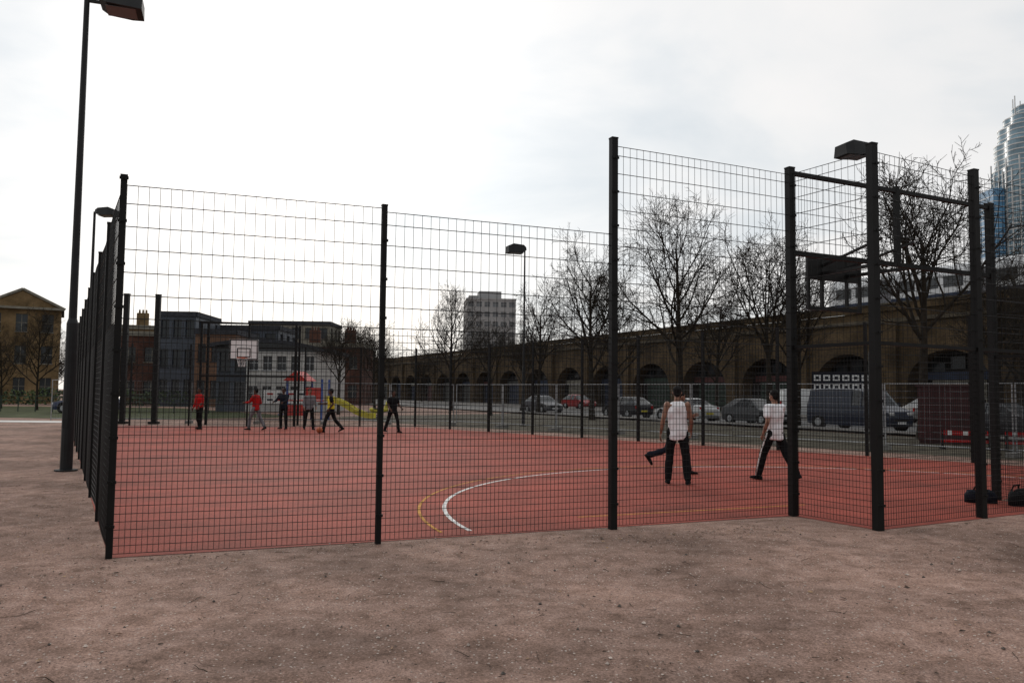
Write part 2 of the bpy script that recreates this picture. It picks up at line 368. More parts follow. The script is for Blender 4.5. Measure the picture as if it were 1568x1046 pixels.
def hoop(name,base,inward,h=3.05,white=True):
    E=empty(name);u=V((-inward.y,inward.x,0));ang=math.atan2(u.y,u.x)
    bb=base+inward*1.2
    f2=MB();k=inward*.021
    if white:
        f=MB();f.box(bb+V((0,0,3.43)),(1.25,.035,.9),ang);f.obj('backboard',['white'],E)
        for dx,dz,sx,sz in((0,.42,1.2,.04),(0,-.42,1.2,.04),(-.6,0,.04,.88),(.6,0,.04,.88)):
            f2.box(bb+k+u*dx+V((0,0,3.43+dz)),(sx,.008,sz),ang)
        for dx,dz,sx,sz in((0,.05,.55,.04),(0,-.33,.55,.04),(-.27,-.14,.04,.4),(.27,-.14,.04,.4)):
            f2.box(bb+k+u*dx+V((0,0,3.43+dz)),(sx,.008,sz),ang)
        f2.obj('board_markings',['blackcloth'],E)
    else:
        f=MB();f.box(bb+V((0,0,3.68)),(1.2,.035,.42),ang)
        for dz in(.42,-.42):f.box(bb+V((0,0,3.43+dz)),(1.2,.05,.06),ang)
        for dx in(-.58,-.28,.28,.58):f.box(bb+u*dx+V((0,0,3.43)),(.05,.045,.84),ang)
        f.obj('backboard',['post'],E)
    f3=MB()
    for s in(-.35,.35):
        f3.beam(base+u*s+V((0,0,3.57)),bb+u*s*.8-inward*.02+V((0,0,3.57)),.05,.05)
        f3.beam(base+u*s+V((0,0,3.95)),bb+u*s*.8-inward*.02+V((0,0,3.7)),.035,.035)
    f3.obj('support_arms',['post'],E)
    r=MB();c=bb+inward*.38+V((0,0,h))
    pts=[c+V((math.cos(t)*.225,math.sin(t)*.225,0)) for t in[2*math.pi*i/20 for i in range(21)]]
    r.tube(pts,[.011]*21,6,0,False);r.beam(bb+V((0,0,h)),bb+inward*.16+V((0,0,h)),.12,.02)
    r.obj('rim',['orange' if white else 'post'],E,True)
    if white:
        nt=MB()
        for i in range(12):
            t=2*math.pi*i/12
            for s in(-1,1):
                p=[c+V((math.cos(t+s*j*.26)*(.22-.03*j),math.sin(t+s*j*.26)*(.22-.03*j),-j*.13)) for j in range(4)]
                for j in range(3):nt.wire(p[j],p[j+1],.004)
        nt.obj('net',['white'],E)
hoop('basketball_hoop',cen,vv,white=False)
fc=D.lerp(C,.50);fu=(C-D).normalized();fin=V((fu.y,-fu.x,0))
f=MB();fa=math.atan2(fu.y,fu.x)
q=[fc-fu*2.1,fc+fu*2.1]
E=empty('goal_recess')
for s in(-2.1,2.1):
    post(f,fc+fu*s,4.7,.1,fa);post(f,fc+fu*s-fin*1.3,4.7,.1,fa)
f.box(fc+V((0,0,4.15)),(.08,.08,1.2),fa)
for z in(3.57,4.68,2.27):f.beam(q[0]+V((0,0,z)),q[1]+V((0,0,z)),.07,.07)
panel(f,q[0],q[1],4.66,z0=3.6,dense=False);panel(f,q[0]-fin*1.3,q[1]-fin*1.3,4.66)
f.obj('frame',['wire'],E)
hoop('basketball_hoop',fc,fin)
for p in((-18.25,38.6),(-16.85,38.8)):
    f=MB();f.box((p[0],p[1],3.05),(.22,.22,6.1),.1);f.box((p[0],p[1],6.12),(.26,.26,.04),.1);f.box((p[0],p[1],.06),(.42,.42,.12),.1)
    for z in(1.5,3,4.5):f.box((p[0],p[1],z),(.235,.235,.05),.1)
    f.obj('steel_post',['post'])
# ------------------------------------------------------------ lamps
def lamp(loc,h,hd,arm=.45,ln=.95,w=.16,th=1.0,door=True):
    E=empty('floodlight_pole',loc);f=MB();hd=V(hd).normalized()
    f.tube([(0,0,-.1),(0,0,2.9),(0,0,3.0),(0,0,h)],[w*.6,w*.56,w*.4,w*.27],12)
    f.box((0,-w*.56,1.1),(.1,.02,.5));f.tube([(0,0,-.1),(0,0,.03)],[w*1.1,w*1.1],12)
    f.beam(V((0,0,h-.06)),hd*(arm+.1)+V((0,0,h-.06)),.06,.06);f.obj('pole',['lamp'],E,False)
    f=MB();s=V((-hd.y,hd.x,0));c=hd*(arm)+V((0,0,h))
    rs=[]
    for t,wd,z0,z1 in((0,.27,-.1,.05),(.14,.33,-.17*th,.12*th),(ln*.72,.34,-.2*th,.15*th),(ln,.3,-.2*th,.06*th)):
        o=c+hd*t
        rs.append([o-s*wd+V((0,0,z0)),o+s*wd+V((0,0,z0)),o+s*wd*.8+V((0,0,z1)),o-s*wd*.8+V((0,0,z1))])
    f.rings(rs);f.obj('lamp_head',['lamp'],E)
    f=MB();f.box(c+hd*ln*.5+V((0,0,-.2*th)),(ln*.7,.5,.012),math.atan2(hd.y,hd.x));f.obj('lens',['lens'],E)
lamp((-8.72,16.2,0),9.55,(1,.35,0),.25,.8,.19)
lamp((-18.2,35.2,0),9.3,(1,-.1,0),.15,.85,.19)
lamp((.6,41,0),8.9,(-1,-.35,0),.0,.95,.14,1.3)
lamp((10.85,24.7,0),9.15,(-1,-.3,0),.05,.95,.15,1.3)
# ------------------------------------------------------------ leaves, stones, twigs
def okp(x,y):
    p=V((x,y,0));return (p-A).dot(V((.394,-.919,0)))>-.05 and not(x>3.6 and (p-R1).dot(vout)<0.05)
M['leaf']=mat('dead_leaf',(.06,.038,.026),.9,0,.5,30);M['leaf2']=mat('dead_leaf_pale',(.3,.19,.11),.9,0,.4,30);M['pebble']=mat('pebble',(.46,.38,.33),.85,0,.45,25);M['pebbleD']=mat('pebble_dark',(.08,.065,.055),.85,0,.45,25)
g=MB();cnt=0
while cnt<1700:
    y=random.uniform(2.6,12)
    x=random.uniform(-.72,.72)*y
    if random.random()<.45:
        t=random.random();q=A.lerp(R2,t);x=q.x+random.gauss(0,.25);y=q.y-abs(random.gauss(0,.4))
    if random.random()<.16:
        t=random.uniform(0,14);q=A+lv*t+lout*abs(random.gauss(.3,.5));x,y=q.x,q.y
    elif not okp(x,y):continue
    elif noise.noise(V((x*.8,y*.8,5)))<-.02 and random.random()<.8:continue
    s=random.uniform(.007,.02)*(1.6 if random.random()<.12 else 1);a=random.uniform(0,6.28);R=Matrix.Rotation(a,3,'Z')@Matrix.Rotation(random.uniform(-.6,.6),3,'X')
    z=gz(x,y)+.007;el=random.uniform(.4,1)
    P=[R@(V((p[0],p[1]*el,p[2]))*s)+V((x,y,z)) for p in((-1,0,.1),(-.3,.5,.35),(.5,.45,.2),(1.1,0,.3),(.5,-.4,.25),(-.3,-.5,.3))]
    g.add(P,[(0,1,2,3),(0,3,4,5)],0 if random.random()<.65 else 1);cnt+=1
g.obj('fallen_leaves',['leaf','leaf2'])
g=MB();cnt=0
while cnt<6500:
    y=2.4+9*random.random()**1.5;x=random.uniform(-.75,.75)*y
    if not okp(x,y):continue
    s=random.uniform(.002,.0065)*(1+ (random.random()<.05)*1.8)
    z=gz(x,y)+s*.3;R=Matrix.Rotation(random.uniform(0,6.28),3,'Z')
    P=[R@V((px*s*random.uniform(.7,1.3),py*s*random.uniform(.7,1.3),pz*s*random.uniform(.5,1)))+V((x,y,z)) for px,py,pz in((1,0,0),(0,1,0),(-1,0,0),(0,-1,0),(0,0,1),(0,0,-1))]
    g.add(P,[(0,1,4),(1,2,4),(2,3,4),(3,0,4),(1,0,5),(2,1,5),(3,2,5),(0,3,5)],0 if random.random()<.6 else 1);cnt+=1
g.obj('gravel_stones',['pebble','pebbleD'])
g=MB()
def twig(x,y,ln,a,r=.003):
    p=V((x,y,gz(x,y)+.006));pts=[p]
    for i in range(4):
        a+=random.uniform(-.35,.35);p=p+V((math.cos(a),math.sin(a),0))*ln/4;p.z=gz(p.x,p.y)+.006+random.uniform(0,.006);pts.append(p.copy())
    g.tube(pts,[r,r*.9,r*.8,r*.6,r*.4],5)
cnt=0
while cnt<150:
    y=random.uniform(2.6,11);x=random.uniform(-.72,.72)*y
    if not okp(x,y):continue
    twig(x,y,random.uniform(.05,.18)*(1.5 if random.random()<.1 else 1),random.uniform(0,6.28),random.uniform(.001,.003));cnt+=1
for i in range(26):
    twig(-1.42+random.gauss(0,.05),3.98+random.gauss(0,.04),random.uniform(.08,.22),random.uniform(0,6.28),.0018)
g.obj('fallen_twigs',['bark'])
# ------------------------------------------------------------ road frame
T0=V((12.6,40,0));rr_=V((-.441,.8975,0)).normalized();nn=V((rr_.y,-rr_.x,0));RA=math.atan2(rr_.y,rr_.x)
def RP(s,n,z=0):return T0+rr_*s+nn*n+V((0,0,z))
M['asphalt']=mat('asphalt',(.05,.05,.052),.85,0,.3,1.2,.1);M['paving']=mat('paving',(.12,.11,.1),.9,0,.25,1.5,.1)
M['grass']=mat('winter_grass',(.05,.058,.024),.95,0,.5,.9,.4,.1)
g=MB();g.add([RP(-60,3,.006),RP(200,3,.006),RP(200,13,.006),RP(-60,13,.006)],[(0,1,2,3)]);g.obj('road',['asphalt'])
g=MB()
g.beam(RP(-60,2.9,.06),RP(200,2.9,.06),.15,.13);g.beam(RP(-60,13.1,.06),RP(200,13.1,.06),.15,.13);g.obj('kerb',['concrete'])
g=MB()
for a,b_ in((.9,2.82),(13.18,25.3)):
    g.add([RP(-60,a,.115),RP(200,a,.115),RP(200,b_,.115),RP(-60,b_,.115)],[(0,1,2,3)])
g.obj('pavement',['paving'])
g=MB()
for i in range(30):
    s=-40+i*6;q=[RP(s,7.95,.011),RP(s+3,7.95,.011),RP(s+3,8.07,.011),RP(s,8.07,.011)];g.add(q,[(0,1,2,3)])
g.obj('road_markings',['lineW'])
g=MB();g.add([(-12,52,.003),(-6,43,.003),(16.5,18,.003),(26,8,.003),RP(-30,.8,.003),RP(30,.8,.003)],[(0,1,2,3,4,5)]);g.obj('verge',[mat('verge_soil',(.075,.066,.048),.95,0,.4,1.2,.3,.1)])
g=MB();g.add([(-90,40.2,.006),(-21.5,39.2,.006),(-21.5,41.2,.006),(-90,42.6,.006)],[(0,1,2,3)]);g.obj('path',[mat('pale_path',(.55,.53,.5),.6,0,.12,1)])
g=MB();g.add([(-160,47,.007),(-19,45,.007),(-13,52,.007),(-30,74,.007),(-160,80,.007)],[(0,1,2,3,4)]);g.obj('grass',['grass'])
# ------------------------------------------------------------ walls with windows
def wall(mb,o,u,W,H,cols,rows,ww,wh,sill=.9,dep=.2,mi=0,gi=1,fi=2,nrm=None):
    o=V(o);u=V(u).normalized();n=nrm or V((u.y,-u.x,0));Z=V((0,0,1))
    cw=W/cols;rh=H/rows
    for c in range(cols):
        for r in range(rows):
            x0=c*cw;x1=x0+cw;z0=r*rh;z1=z0+rh
            a=x0+(cw-ww)/2;b=a+ww;s=z0+min(sill,rh-wh-.05);t=s+wh
            P=lambda x,z,d=0:o+u*x+Z*z-n*d
            q=lambda *p,m=mi:mb.add(list(p),[(0,1,2,3)],m)
            q(P(x0,z0),P(x1,z0),P(x1,s),P(x0,s));q(P(x0,t),P(x1,t),P(x1,z1),P(x0,z1))
            q(P(x0,s),P(a,s),P(a,t),P(x0,t));q(P(b,s),P(x1,s),P(x1,t),P(b,t))
            q(P(a,s),P(b,s),P(b,s,dep),P(a,s,dep));q(P(a,t),P(b,t),P(b,t,dep),P(a,t,dep))
            q(P(a,s),P(a,t),P(a,t,dep),P(a,s,dep));q(P(b,s),P(b,t),P(b,t,dep),P(b,s,dep))
            q(P(a,s,dep),P(b,s,dep),P(b,t,dep),P(a,t,dep),m=gi)
            mb.beam(P((a+b)/2,s,dep-.03),P((a+b)/2,t,dep-.03),.06,.05,fi,side=u)
            mb.beam(P(a,(s+t)/2,dep-.03),P(b,(s+t)/2,dep-.03),.05,.06,fi)
            mb.beam(P(a-.08,s-.05,-.03),P(b+.08,s-.05,-.03),.1,.09,fi)
def block(name,c,W,Dp,H,rz,cols,rows,ww,wh,wm,trim='stone',roof='slate',sidecols=3,par=.5,gable=0,sill=.9,chim=0,gl='glass'):
    E=empty(name,(c[0],c[1],0),rz);mb=MB();hx,hy=W/2,Dp/2
    wall(mb,(-hx,-hy,0),(1,0,0),W,H,cols,rows,ww,wh,sill)
    wall(mb,(hx,-hy,0),(0,1,0),Dp,H,sidecols,rows,min(ww,Dp/sidecols*.7),wh,sill)
    wall(mb,(hx,hy,0),(-1,0,0),W,H,cols,rows,ww,wh,sill)
    wall(mb,(-hx,hy,0),(0,-1,0),Dp,H,sidecols,rows,min(ww,Dp/sidecols*.7),wh,sill)
    mb.obj('walls',[wm,gl,trim],E)
    mb=MB()
    if gable:
        mb.add([(-hx-.3,-hy-.3,H),(hx+.3,-hy-.3,H),(hx+.3,hy+.3,H),(-hx-.3,hy+.3,H),(0,-hy-.3,H+gable),(0,hy+.3,H+gable)],[(0,1,4),(2,3,5),(1,2,5,4),(3,0,4,5),(0,3,2,1)],0)
        mb.obj('roof',[roof],E)
        g2=MB();g2.add([(-hx,-hy-.33,H+.05),(hx,-hy-.33,H+.05),(0,-hy-.33,H+gable-.15)],[(0,1,2)],0);g2.beam((-hx-.4,-hy-.4,H),(0,-hy-.4,H+gable+.05),.2,.25,1);g2.beam((hx+.4,-hy-.4,H),(0,-hy-.4,H+gable+.05),.2,.25,1);g2.beam((-hx-.3,-hy-.38,H),(hx+.3,-hy-.38,H),.2,.25,1)
        g2.obj('pediment',[wm,trim],E)
    else:
        mb.box((0,0,H+.1),(W-.05,Dp-.05,.2))
        for a,b_ in(((-hx,-hy),(hx,-hy)),((hx,-hy),(hx,hy)),((hx,hy),(-hx,hy)),((-hx,hy),(-hx,-hy))):
            mb.beam((a[0],a[1],H+par/2),(b_[0],b_[1],H+par/2),.3,par)
        mb.obj('roof_parapet',[trim],E)
    if chim:
        mb=MB()
        for i in range(chim):
            x=-hx+W*(i+.5)/chim;mb.box((x,0,H+1.2),(1.4,.7,2.4))
            for k in(-.4,0,.4):mb.tube([(x+k,0,H+2.4),(x+k,0,H+2.85)],[.13,.1],8)
        mb.obj('chimneys',[wm],E)
    return E
block('gabled_brick_building',(-55.6,93),7.4,11,10.3,.5,3,3,1.1,1.9,'brickY',gable=2.0)
block('brick_terrace',(-66,88),13.5,10,10.8,.5,6,3,1.1,1.8,'brickY')
block('brick_terrace',(-49.5,104),9,10,9.0,.3,4,3,1.1,1.6,'brickY',chim=2)
block('modern_flats',(-38.6,93),9.5,9,7.4,.2,4,2,1.5,1.6,'brickR')
M['bluegrey']=mat('bluegrey_cladding',(.045,.055,.075),.5,0,.3,.8);M['orangebrick']=mat('terracotta_cladding',(.13,.065,.035),.7,0,.3,.8);M['cream']=mat('render_white',(.46,.455,.44),.8,0,.15,1.5)
block('modern_flats',(-33.8,86),3.6,8,9.0,.05,3,3,.8,1.8,'bluegrey','slate')
block('modern_flats',(-29.2,84),3.9,8,7.1,.05,3,2,.8,1.7,'orangebrick','slate')
block('office_block',(-30.5,95),9,8,8.4,0,5,3,1.2,1.5,'bluegrey','slate')
block('brick_terrace',(-26,108),14,8,7.3,0,6,2,1.1,1.6,'brickR',chim=3)
block('office_block',(-33,125),12,8,11.5,0,6,4,1.3,1.5,'stone','slate')
E=empty('curved_roof_pavilion',(-19.2,68,0),.05)
mb=MB();wall(mb,(-1.7,-4,0),(1,0,0),5.4,4.7,5,2,.7,1.1);mb.obj('white_front',['cream','glass','steel'],E)
mb=MB();wall(mb,(-4.1,-3.6,0),(1,0,0),2.4,4.7,2,2,.8,1.5);mb.obj('dark_front',['bluegrey','glass','slate'],E)
mb=MB()
pts=[(3.7,-4)]+[(3.7+1.0*math.sin(t),-3.0-1.0*math.cos(t)) for t in[.2,.5,.8,1.1,1.4,1.57]]+[(4.7,4),(-4.1,4),(-4.1,-3.6)]
n_=len(pts)
rs=[[V((p[0],p[1],z)) for p in pts] for z in(0,4.7)]
mb.add([p for r in rs for p in r],[(k,k+1,k+1+n_,k+n_) for k in range(0,n_-1)]+[tuple(range(n_,2*n_))]);mb.obj('side_walls',['cream'],E)
mb=MB()
rs=[]
for i in range(13):
    t=i/12;x=-4.6+9.7*t;z=4.75+.75*math.sin(math.pi*min(1,.12+t*.95))**.8
    rs.append([V((x,-4.4,z-.12)),V((x,4.4,z-.12)),V((x,4.4,z+.16)),V((x,-4.4,z+.16))])
mb.rings(rs);mb.obj('curved_roof',['slate'],E)
mb=MB()
rs=[]
for i in range(13):
    t=i/12;x=-4.1+8.7*t;z=4.63+.75*math.sin(math.pi*min(1,.12+(.05+t*.88)*.95))**.8
    rs.append((x,z))
for (x0,z0),(x1,z1) in zip(rs[:-1],rs[1:]):
    mb.add([(x0,-4.0 if x0>-1.7 else -3.6,4.7),(x1,-4.0 if x0>-1.7 else -3.6,4.7),(x1,-4.0 if x0>-1.7 else -3.6,z1),(x0,-4.0 if x0>-1.7 else -3.6,z0)],[(0,1,2,3)])
mb.obj('clerestory',['glass'],E)
mb=MB();mb.box((1.4,-4.06,1.2),(3.4,.06,1.1),0);mb.obj('sign_board',['white'],E)
mb=MB()
for i in range(4):
    for j in range(2):mb.box((.2+i*.8,-4.105,.95+j*.45),(.45,.02,.13),0,mi=(i+j)%2)
mb.obj('sign_lettering',['navy','red'],E)
E=block('tower_block',(-7.2,255),15,14,30,.12,6,10,1.7,1.5,'haze','haze','haze',gl='hazeglass')
mb=MB();mb.box((0,1,31.6),(7,7,3.2));mb.box((-5,1,31),(3,3,2));mb.obj('roof_plant_room',['haze'],E)
for i,(x,y,wd,h) in enumerate(((-62,230,22,13),(-30,240,20,11),(14,300,24,14),(-95,220,30,15),(-130,160,26,14))):
    block('distant_building',(x,y),wd,12,h,.1*i,6,4,1.8,1.6,'haze' if i%2 else 'brickR','stone')
M['tglass']=mat('tower_glass',(.17,.27,.33),.15,0,.35,.12);M['tfin']=mat('tower_fin',(.5,.52,.52),.4,0,.1,.2)
E=empty('glass_tower',(324,505,0));mb=MB();mb2=MB()
def lob(t,r):return r*(1+.07*math.cos(5*t))
def floor(z,r,n=60):
    return [V((lob(2*math.pi*k/n,r)*math.cos(2*math.pi*k/n),lob(2*math.pi*k/n,r)*math.sin(2*math.pi*k/n),z)) for k in range(n)]
z=0
while z<182:
    r=20 if z<142 else(18.5 if z<160 else(16.5 if z<170 else(13.5 if z<176 else 9)))
    mb.rings([floor(z,r),floor(z+2.6,r)]);mb2.rings([floor(z+2.6,r*1.012),floor(z+3.3,r*1.012)])
    z+=3.3
for k in range(30):
    t=2*math.pi*k/30+.1;zt=143 if k%2 else 150
    mb2.beam((lob(t,20.4)*math.cos(t),lob(t,20.4)*math.sin(t),0),(lob(t,20.4)*math.cos(t),lob(t,20.4)*math.sin(t),zt),.7,.5)
for k in range(8):
    t=2*math.pi*k/8;mb2.beam((9*math.cos(t),9*math.sin(t),180),(9*math.cos(t),9*math.sin(t),192),.5,.5)
mb.obj('glazing',['tglass'],E);mb2.obj('floor_slabs_and_fins',['tfin'],E)
mb=MB();mb.box((-23,4,66),(7,16,132))
mb3=MB()
for i in range(38):mb3.box((-23,4,3.4*i+1.5),(7.2,16.2,.5))
mb.obj('side_wing',[mat('tower_wing',(.1,.25,.42),.2,0,.3,.1)],E);mb3.obj('side_wing_slabs',['tfin'],E)
# ------------------------------------------------------------ viaduct
V0=V((33.8,54,0))-rr_*62
E=empty('railway_viaduct',V0,RA)
HT=8.3;bay=9.0;span=6.8;spr=2.3;rise=2.8;NB=27
mb=MB();inf=MB();cor=MB()
for b in range(NB):
    x0=b*bay;xa=x0+(bay-span)/2;xb=xa+span;n=14
    arcp=[(xa,0)]+[(xa+span*(1-math.cos(math.pi*i/n))/2,spr+rise*math.sin(math.pi*i/n)) for i in range(n+1)]+[(xb,0)]
    y=0
    mb.add([(x0,y,0),(xa,y,0),(xa,y,HT),(x0,y,HT)],[(0,1,2,3)]);mb.add([(xb,y,0),(x0+bay,y,0),(x0+bay,y,HT),(xb,y,HT)],[(0,1,2,3)])
    for i in range(1,n+1):
        p,q=arcp[i],arcp[i+1]
        mb.add([(p[0],y,p[1]),(q[0],y,q[1]),(q[0],y,HT),(p[0],y,HT)],[(0,1,2,3)])
    for i in range(len(arcp)-1):
        p,q=arcp[i],arcp[i+1]
        mb.add([(p[0],0,p[1]),(q[0],0,q[1]),(q[0],-1.3,q[1]),(p[0],-1.3,p[1])],[(0,1,2,3)])
    for i in range(1,n+1):
        p,q=arcp[i],arcp[i+1];c=(xa+span/2,spr)
        def o_(p,k):
            d=V((p[0]-c[0],p[1]-c[1]));d.normalize();return (p[0]+d.x*k,p[1]+d.y*k)
        a,b2=o_(p,.4),o_(q,.4)
        cor.add([(p[0],.04,p[1]),(q[0],.04,q[1]),(b2[0],.04,b2[1]),(a[0],.04,a[1])],[(0,1,2,3)],1)
        cor.add([(b2[0],.04,b2[1]),(a[0],.04,a[1]),(a[0],0,a[1]),(b2[0],0,b2[1])],[(0,1,2,3)],1)
    k=random.choice([0,0,1,1,2,3,4])
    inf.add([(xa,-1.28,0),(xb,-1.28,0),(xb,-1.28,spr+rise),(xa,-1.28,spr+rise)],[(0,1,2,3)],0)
    inf.box((x0+bay/2,-1.2,1.5),(span*.62,.1,2.9),0,mi=k+1)
    for j in range(7):inf.box((x0+bay/2,-1.135,.25+j*.42),(span*.6,.03,.05),0,mi=0)
    inf.box((x0+bay/2,-1.1,3.25),(span*.8,.12,.55),0,mi=random.choice([1,2,3,4,2,3,5]))
    for j in(-1,0,1):inf.box((x0+bay/2+j*1.6,-1.2,4.2-abs(j)*.3),(1.1,.06,.9-abs(j)*.2),0,mi=6)
    cor.box((x0,.18,HT/2-.4),(1.0,.32,HT-.9),0,mi=1)
Lt=NB*bay
mb.add([(0,0,HT),(Lt,0,HT),(Lt,-9,HT),(0,-9,HT)],[(0,1,2,3)]);mb.add([(0,-9,0),(Lt,-9,0),(Lt,-9,HT),(0,-9,HT)],[(0,1,2,3)])
cor.box((Lt/2,.12,HT-.75),(Lt,.22,.28),0,mi=0);cor.box((Lt/2,.02,HT+.28),(Lt,.34,.5),0,mi=1);cor.box((Lt/2,.04,HT+.58),(Lt,.46,.1),0,mi=0)
mb.obj('brick_arches',['brick'],E);cor.obj('cornice_piers_and_voussoirs',['darkstone','brick'],E)
M['doorblue']=mat('shutter_blue',(.012,.022,.05),.7,0,.3,2);M['doorgreen']=mat('shutter_green',(.015,.033,.022),.7,0,.3,2);M['doorgrey']=mat('shutter_grey',(.06,.06,.055),.7,0,.3,2);M['doorred']=mat('shutter_red',(.07,.016,.014),.7,0,.3,2)
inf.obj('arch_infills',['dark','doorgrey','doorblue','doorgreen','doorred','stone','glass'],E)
mb=MB()
for i in range(48):
    x=i*5;mb.box((x,-.9,HT+.9),(.06,.06,1.6))
mb.beam((0,-.9,HT+1.65),(Lt,-.9,HT+1.65),.04,.04);mb.obj('trackside_railing',['post'],E)
E=empty('commuter_train',RP(-39,27.9,HT-.1),RA)
M['trainwhite']=mat('train_white',(.6,.61,.62),.4,0,.1,1)
for k in range(3):
    mb=MB();x0=k*20.6
    prof=[(-1.35,.9),(-1.4,1.2),(-1.4,3.0),(-1.15,3.6),(-.5,3.85),(.5,3.85),(1.15,3.6),(1.4,3.0),(1.4,1.2),(1.35,.9)]
    mb.rings([[V((x0+x,s*y-1.4,z-.2)) for y,z in prof] for x,s in((0,.9),(.5,1),(19.4,1),(19.9,.9))]);mb.obj('carriage_body',['trainwhite'],E)
    mb=MB()
    for i in range(9):
        if i in(2,6):
            mb.box((x0+1.7+i*2.05,.01,2.0),(1.3,.03,2.0),0,mi=1);mb.box((x0+1.7+i*2.05,.035,2.3),(.8,.03,.8),0,mi=0)
        else:mb.box((x0+1.7+i*2.05,.01,2.25),(1.6,.04,.85),0,mi=0)
    mb.box((x0+10,.012,1.2),(19,.025,.35),0,mi=2);mb.obj('carriage_windows_and_doors',['glass','grey','doorblue'],E)
    mb=MB()
    for x in(3,5.3,14.5,17):
        for y in(-.4,-2.4):mb.tube([(x0+x,y,.5),(x0+x,y-.12,.5)],[.42,.42],14)
    mb.box((x0+10,-1.4,.55),(6,2.2,.5));mb.obj('bogies',['black'],E)
# ------------------------------------------------------------ trees
def gen_tree(seed,H=11,lead=.9,nl=15,kids=(7,5,4),ang=(30,52),start=.26,rt=.17,wide=.46):
    rnd=random.Random(seed);mb=MB()
    def perp(d):
        a=V((rnd.gauss(0,1),rnd.gauss(0,1),rnd.gauss(0,1)));a=a-d*a.dot(d);return a.normalized()
    def br(p,d,Ln,r,lev):
        ns=(9,7,5,3,2)[lev];n=(8,5,4,3,3)[lev];pts=[p.copy()]
        ds=[d.copy()]
        for i in range(ns):
            d=(d+perp(d)*rnd.uniform(0,(.06,.2,.28,.3,.25)[lev])+V((0,0,(.03,.1,.06,.03,.02)[lev]))).normalized()
            p=p+d*Ln/ns;pts.append(p.copy());ds.append(d.copy())
        re=max(.006,r*(.28 if lev==0 else .35))
        rad=[max(.006,r+(re-r)*i/ns) for i in range(ns+1)]
        if lev==0:rad[0]*=1.35
        mb.tube(pts,rad,n,0,False)
        if lev>=len(kids)+1:return
        nk=nl if lev==0 else kids[lev-1]
        for k in range(nk):
            t=(start/lead+(1-start/lead)*(k+rnd.random()*.8)/nk) if lev==0 else (.2+.8*(k+rnd.random()*.9)/nk)
            t=min(t,.99);i=int(t*ns);fr=t*ns-i
            q=pts[i].lerp(pts[i+1],fr);dd=ds[i+1];rl=rad[i]+(rad[i+1]-rad[i])*fr
            an=math.radians(rnd.uniform(*ang) if lev==0 else rnd.uniform(25,65))
            if lev==0:
                az=k*2.4+rnd.uniform(-.5,.5);pv=V((math.cos(az),math.sin(az),0));an*=1.15-.35*t
                L2=H*(wide-.26*t)*rnd.uniform(.75,1.2)
            else:pv=perp(dd);L2=Ln*(.64-.25*t)*rnd.uniform(.6,1.2)
            nd=(dd*math.cos(an)+pv*math.sin(an)).normalized()
            br(q,nd,L2,max(.0085,min(rl*.62,L2*.022+.004)),lev+1)
    br(V((0,0,-.1)),V((0,0,1)),H*lead,rt,0)
    return mb
variants=[]
for sd_,lead,nl,ang,wd in((1,.85,18,(38,62),.52),(5,.6,12,(24,52),.5),(9,.75,16,(32,58),.5),(14,.5,10,(22,46),.54)):
    mb=gen_tree(sd_,11,lead,nl,(9,6,4),ang,wide=wd);o=mb.obj('tmp',['bark2']);variants.append(o.data);bpy.data.objects.remove(o)
def tree(x,y,h,v,rz=None,name='bare_tree',wx=1):
    o=bpy.data.objects.new(name,variants[v]);sc.collection.objects.link(o);o.location=(x,y,0);s=h/11.0
    o.scale=(s*wx,s*wx,s);o.rotation_euler[2]=rz if rz is not None else random.uniform(0,6.28);return o
for x,y,h,v in((16.0,32,13.2,1),(12.6,40,12,3),(9.3,45,11.6,0),(5.1,52,11.6,2),(2.2,67,10.8,2),(-5.5,75,10.5,0),
    (1.0,78,9,1),(-1.5,60,8.3,3),(25.5,41,8.5,0),(21.5,36,8,2),(27,38,10,3),(15.3,44,10.5,1),(7.5,60,10,0),(-12.2,58,7.5,1),(-14.0,84,8.5,2),(27.5,34,9,1),(13.5,54,9.5,2)):
    tree(x,y,h,v)
for x,y,h,v in((-35.8,62,7.0,0),(-41,66,6.5,2),(-28.5,60,5.5,1)):tree(x,y,h,v)
E=empty('distant_trees')
for i in range(34):
    o=bpy.data.objects.new('tree_mass',random.choice(variants));sc.collection.objects.link(o);o.parent=E
    t=i/33;x=-100+t*125+random.uniform(-3,3);y=random.uniform(115,190)
    if x>5:y=random.uniform(190,260)
    s=random.uniform(.75,1.15);o.location=(x,y,0);o.scale=(s*1.3,s*1.3,s);o.rotation_euler[2]=random.uniform(0,6)
g=MB();rnd=random.Random(3)
for i in range(5200):
    x=-95+rnd.random()*68;y=82+rnd.uniform(-.7,.7);z=rnd.random()**.8*(1.5+.4*noise.noise(V((x*.4,0,0))));s=rnd.uniform(.08,.2)
    a=V((rnd.gauss(0,1),rnd.gauss(0,1),rnd.gauss(0,1))).normalized();b_=a.orthogonal().normalized()
    c=V((x,y,z));g.add([c-a*s,c+b_*s*.6,c+a*s,c-b_*s*.6],[(0,1,2,3)],0 if rnd.random()<.6 else 1)
g.obj('hedge',[mat('hedge_dark',(.03,.05,.02),.9,0,.4,3),mat('hedge_light',(.07,.1,.035),.9,0,.4,3)])
g=MB()
for i in range(46):g.box((-75+i*1.2,57+.0,.55),(.05,.05,1.1))
for z in(.5,.8,1.1):g.beam((-75,57,z),(-20,57,z),.04,.04)
g.obj('metal_railing',['doorgreen'])
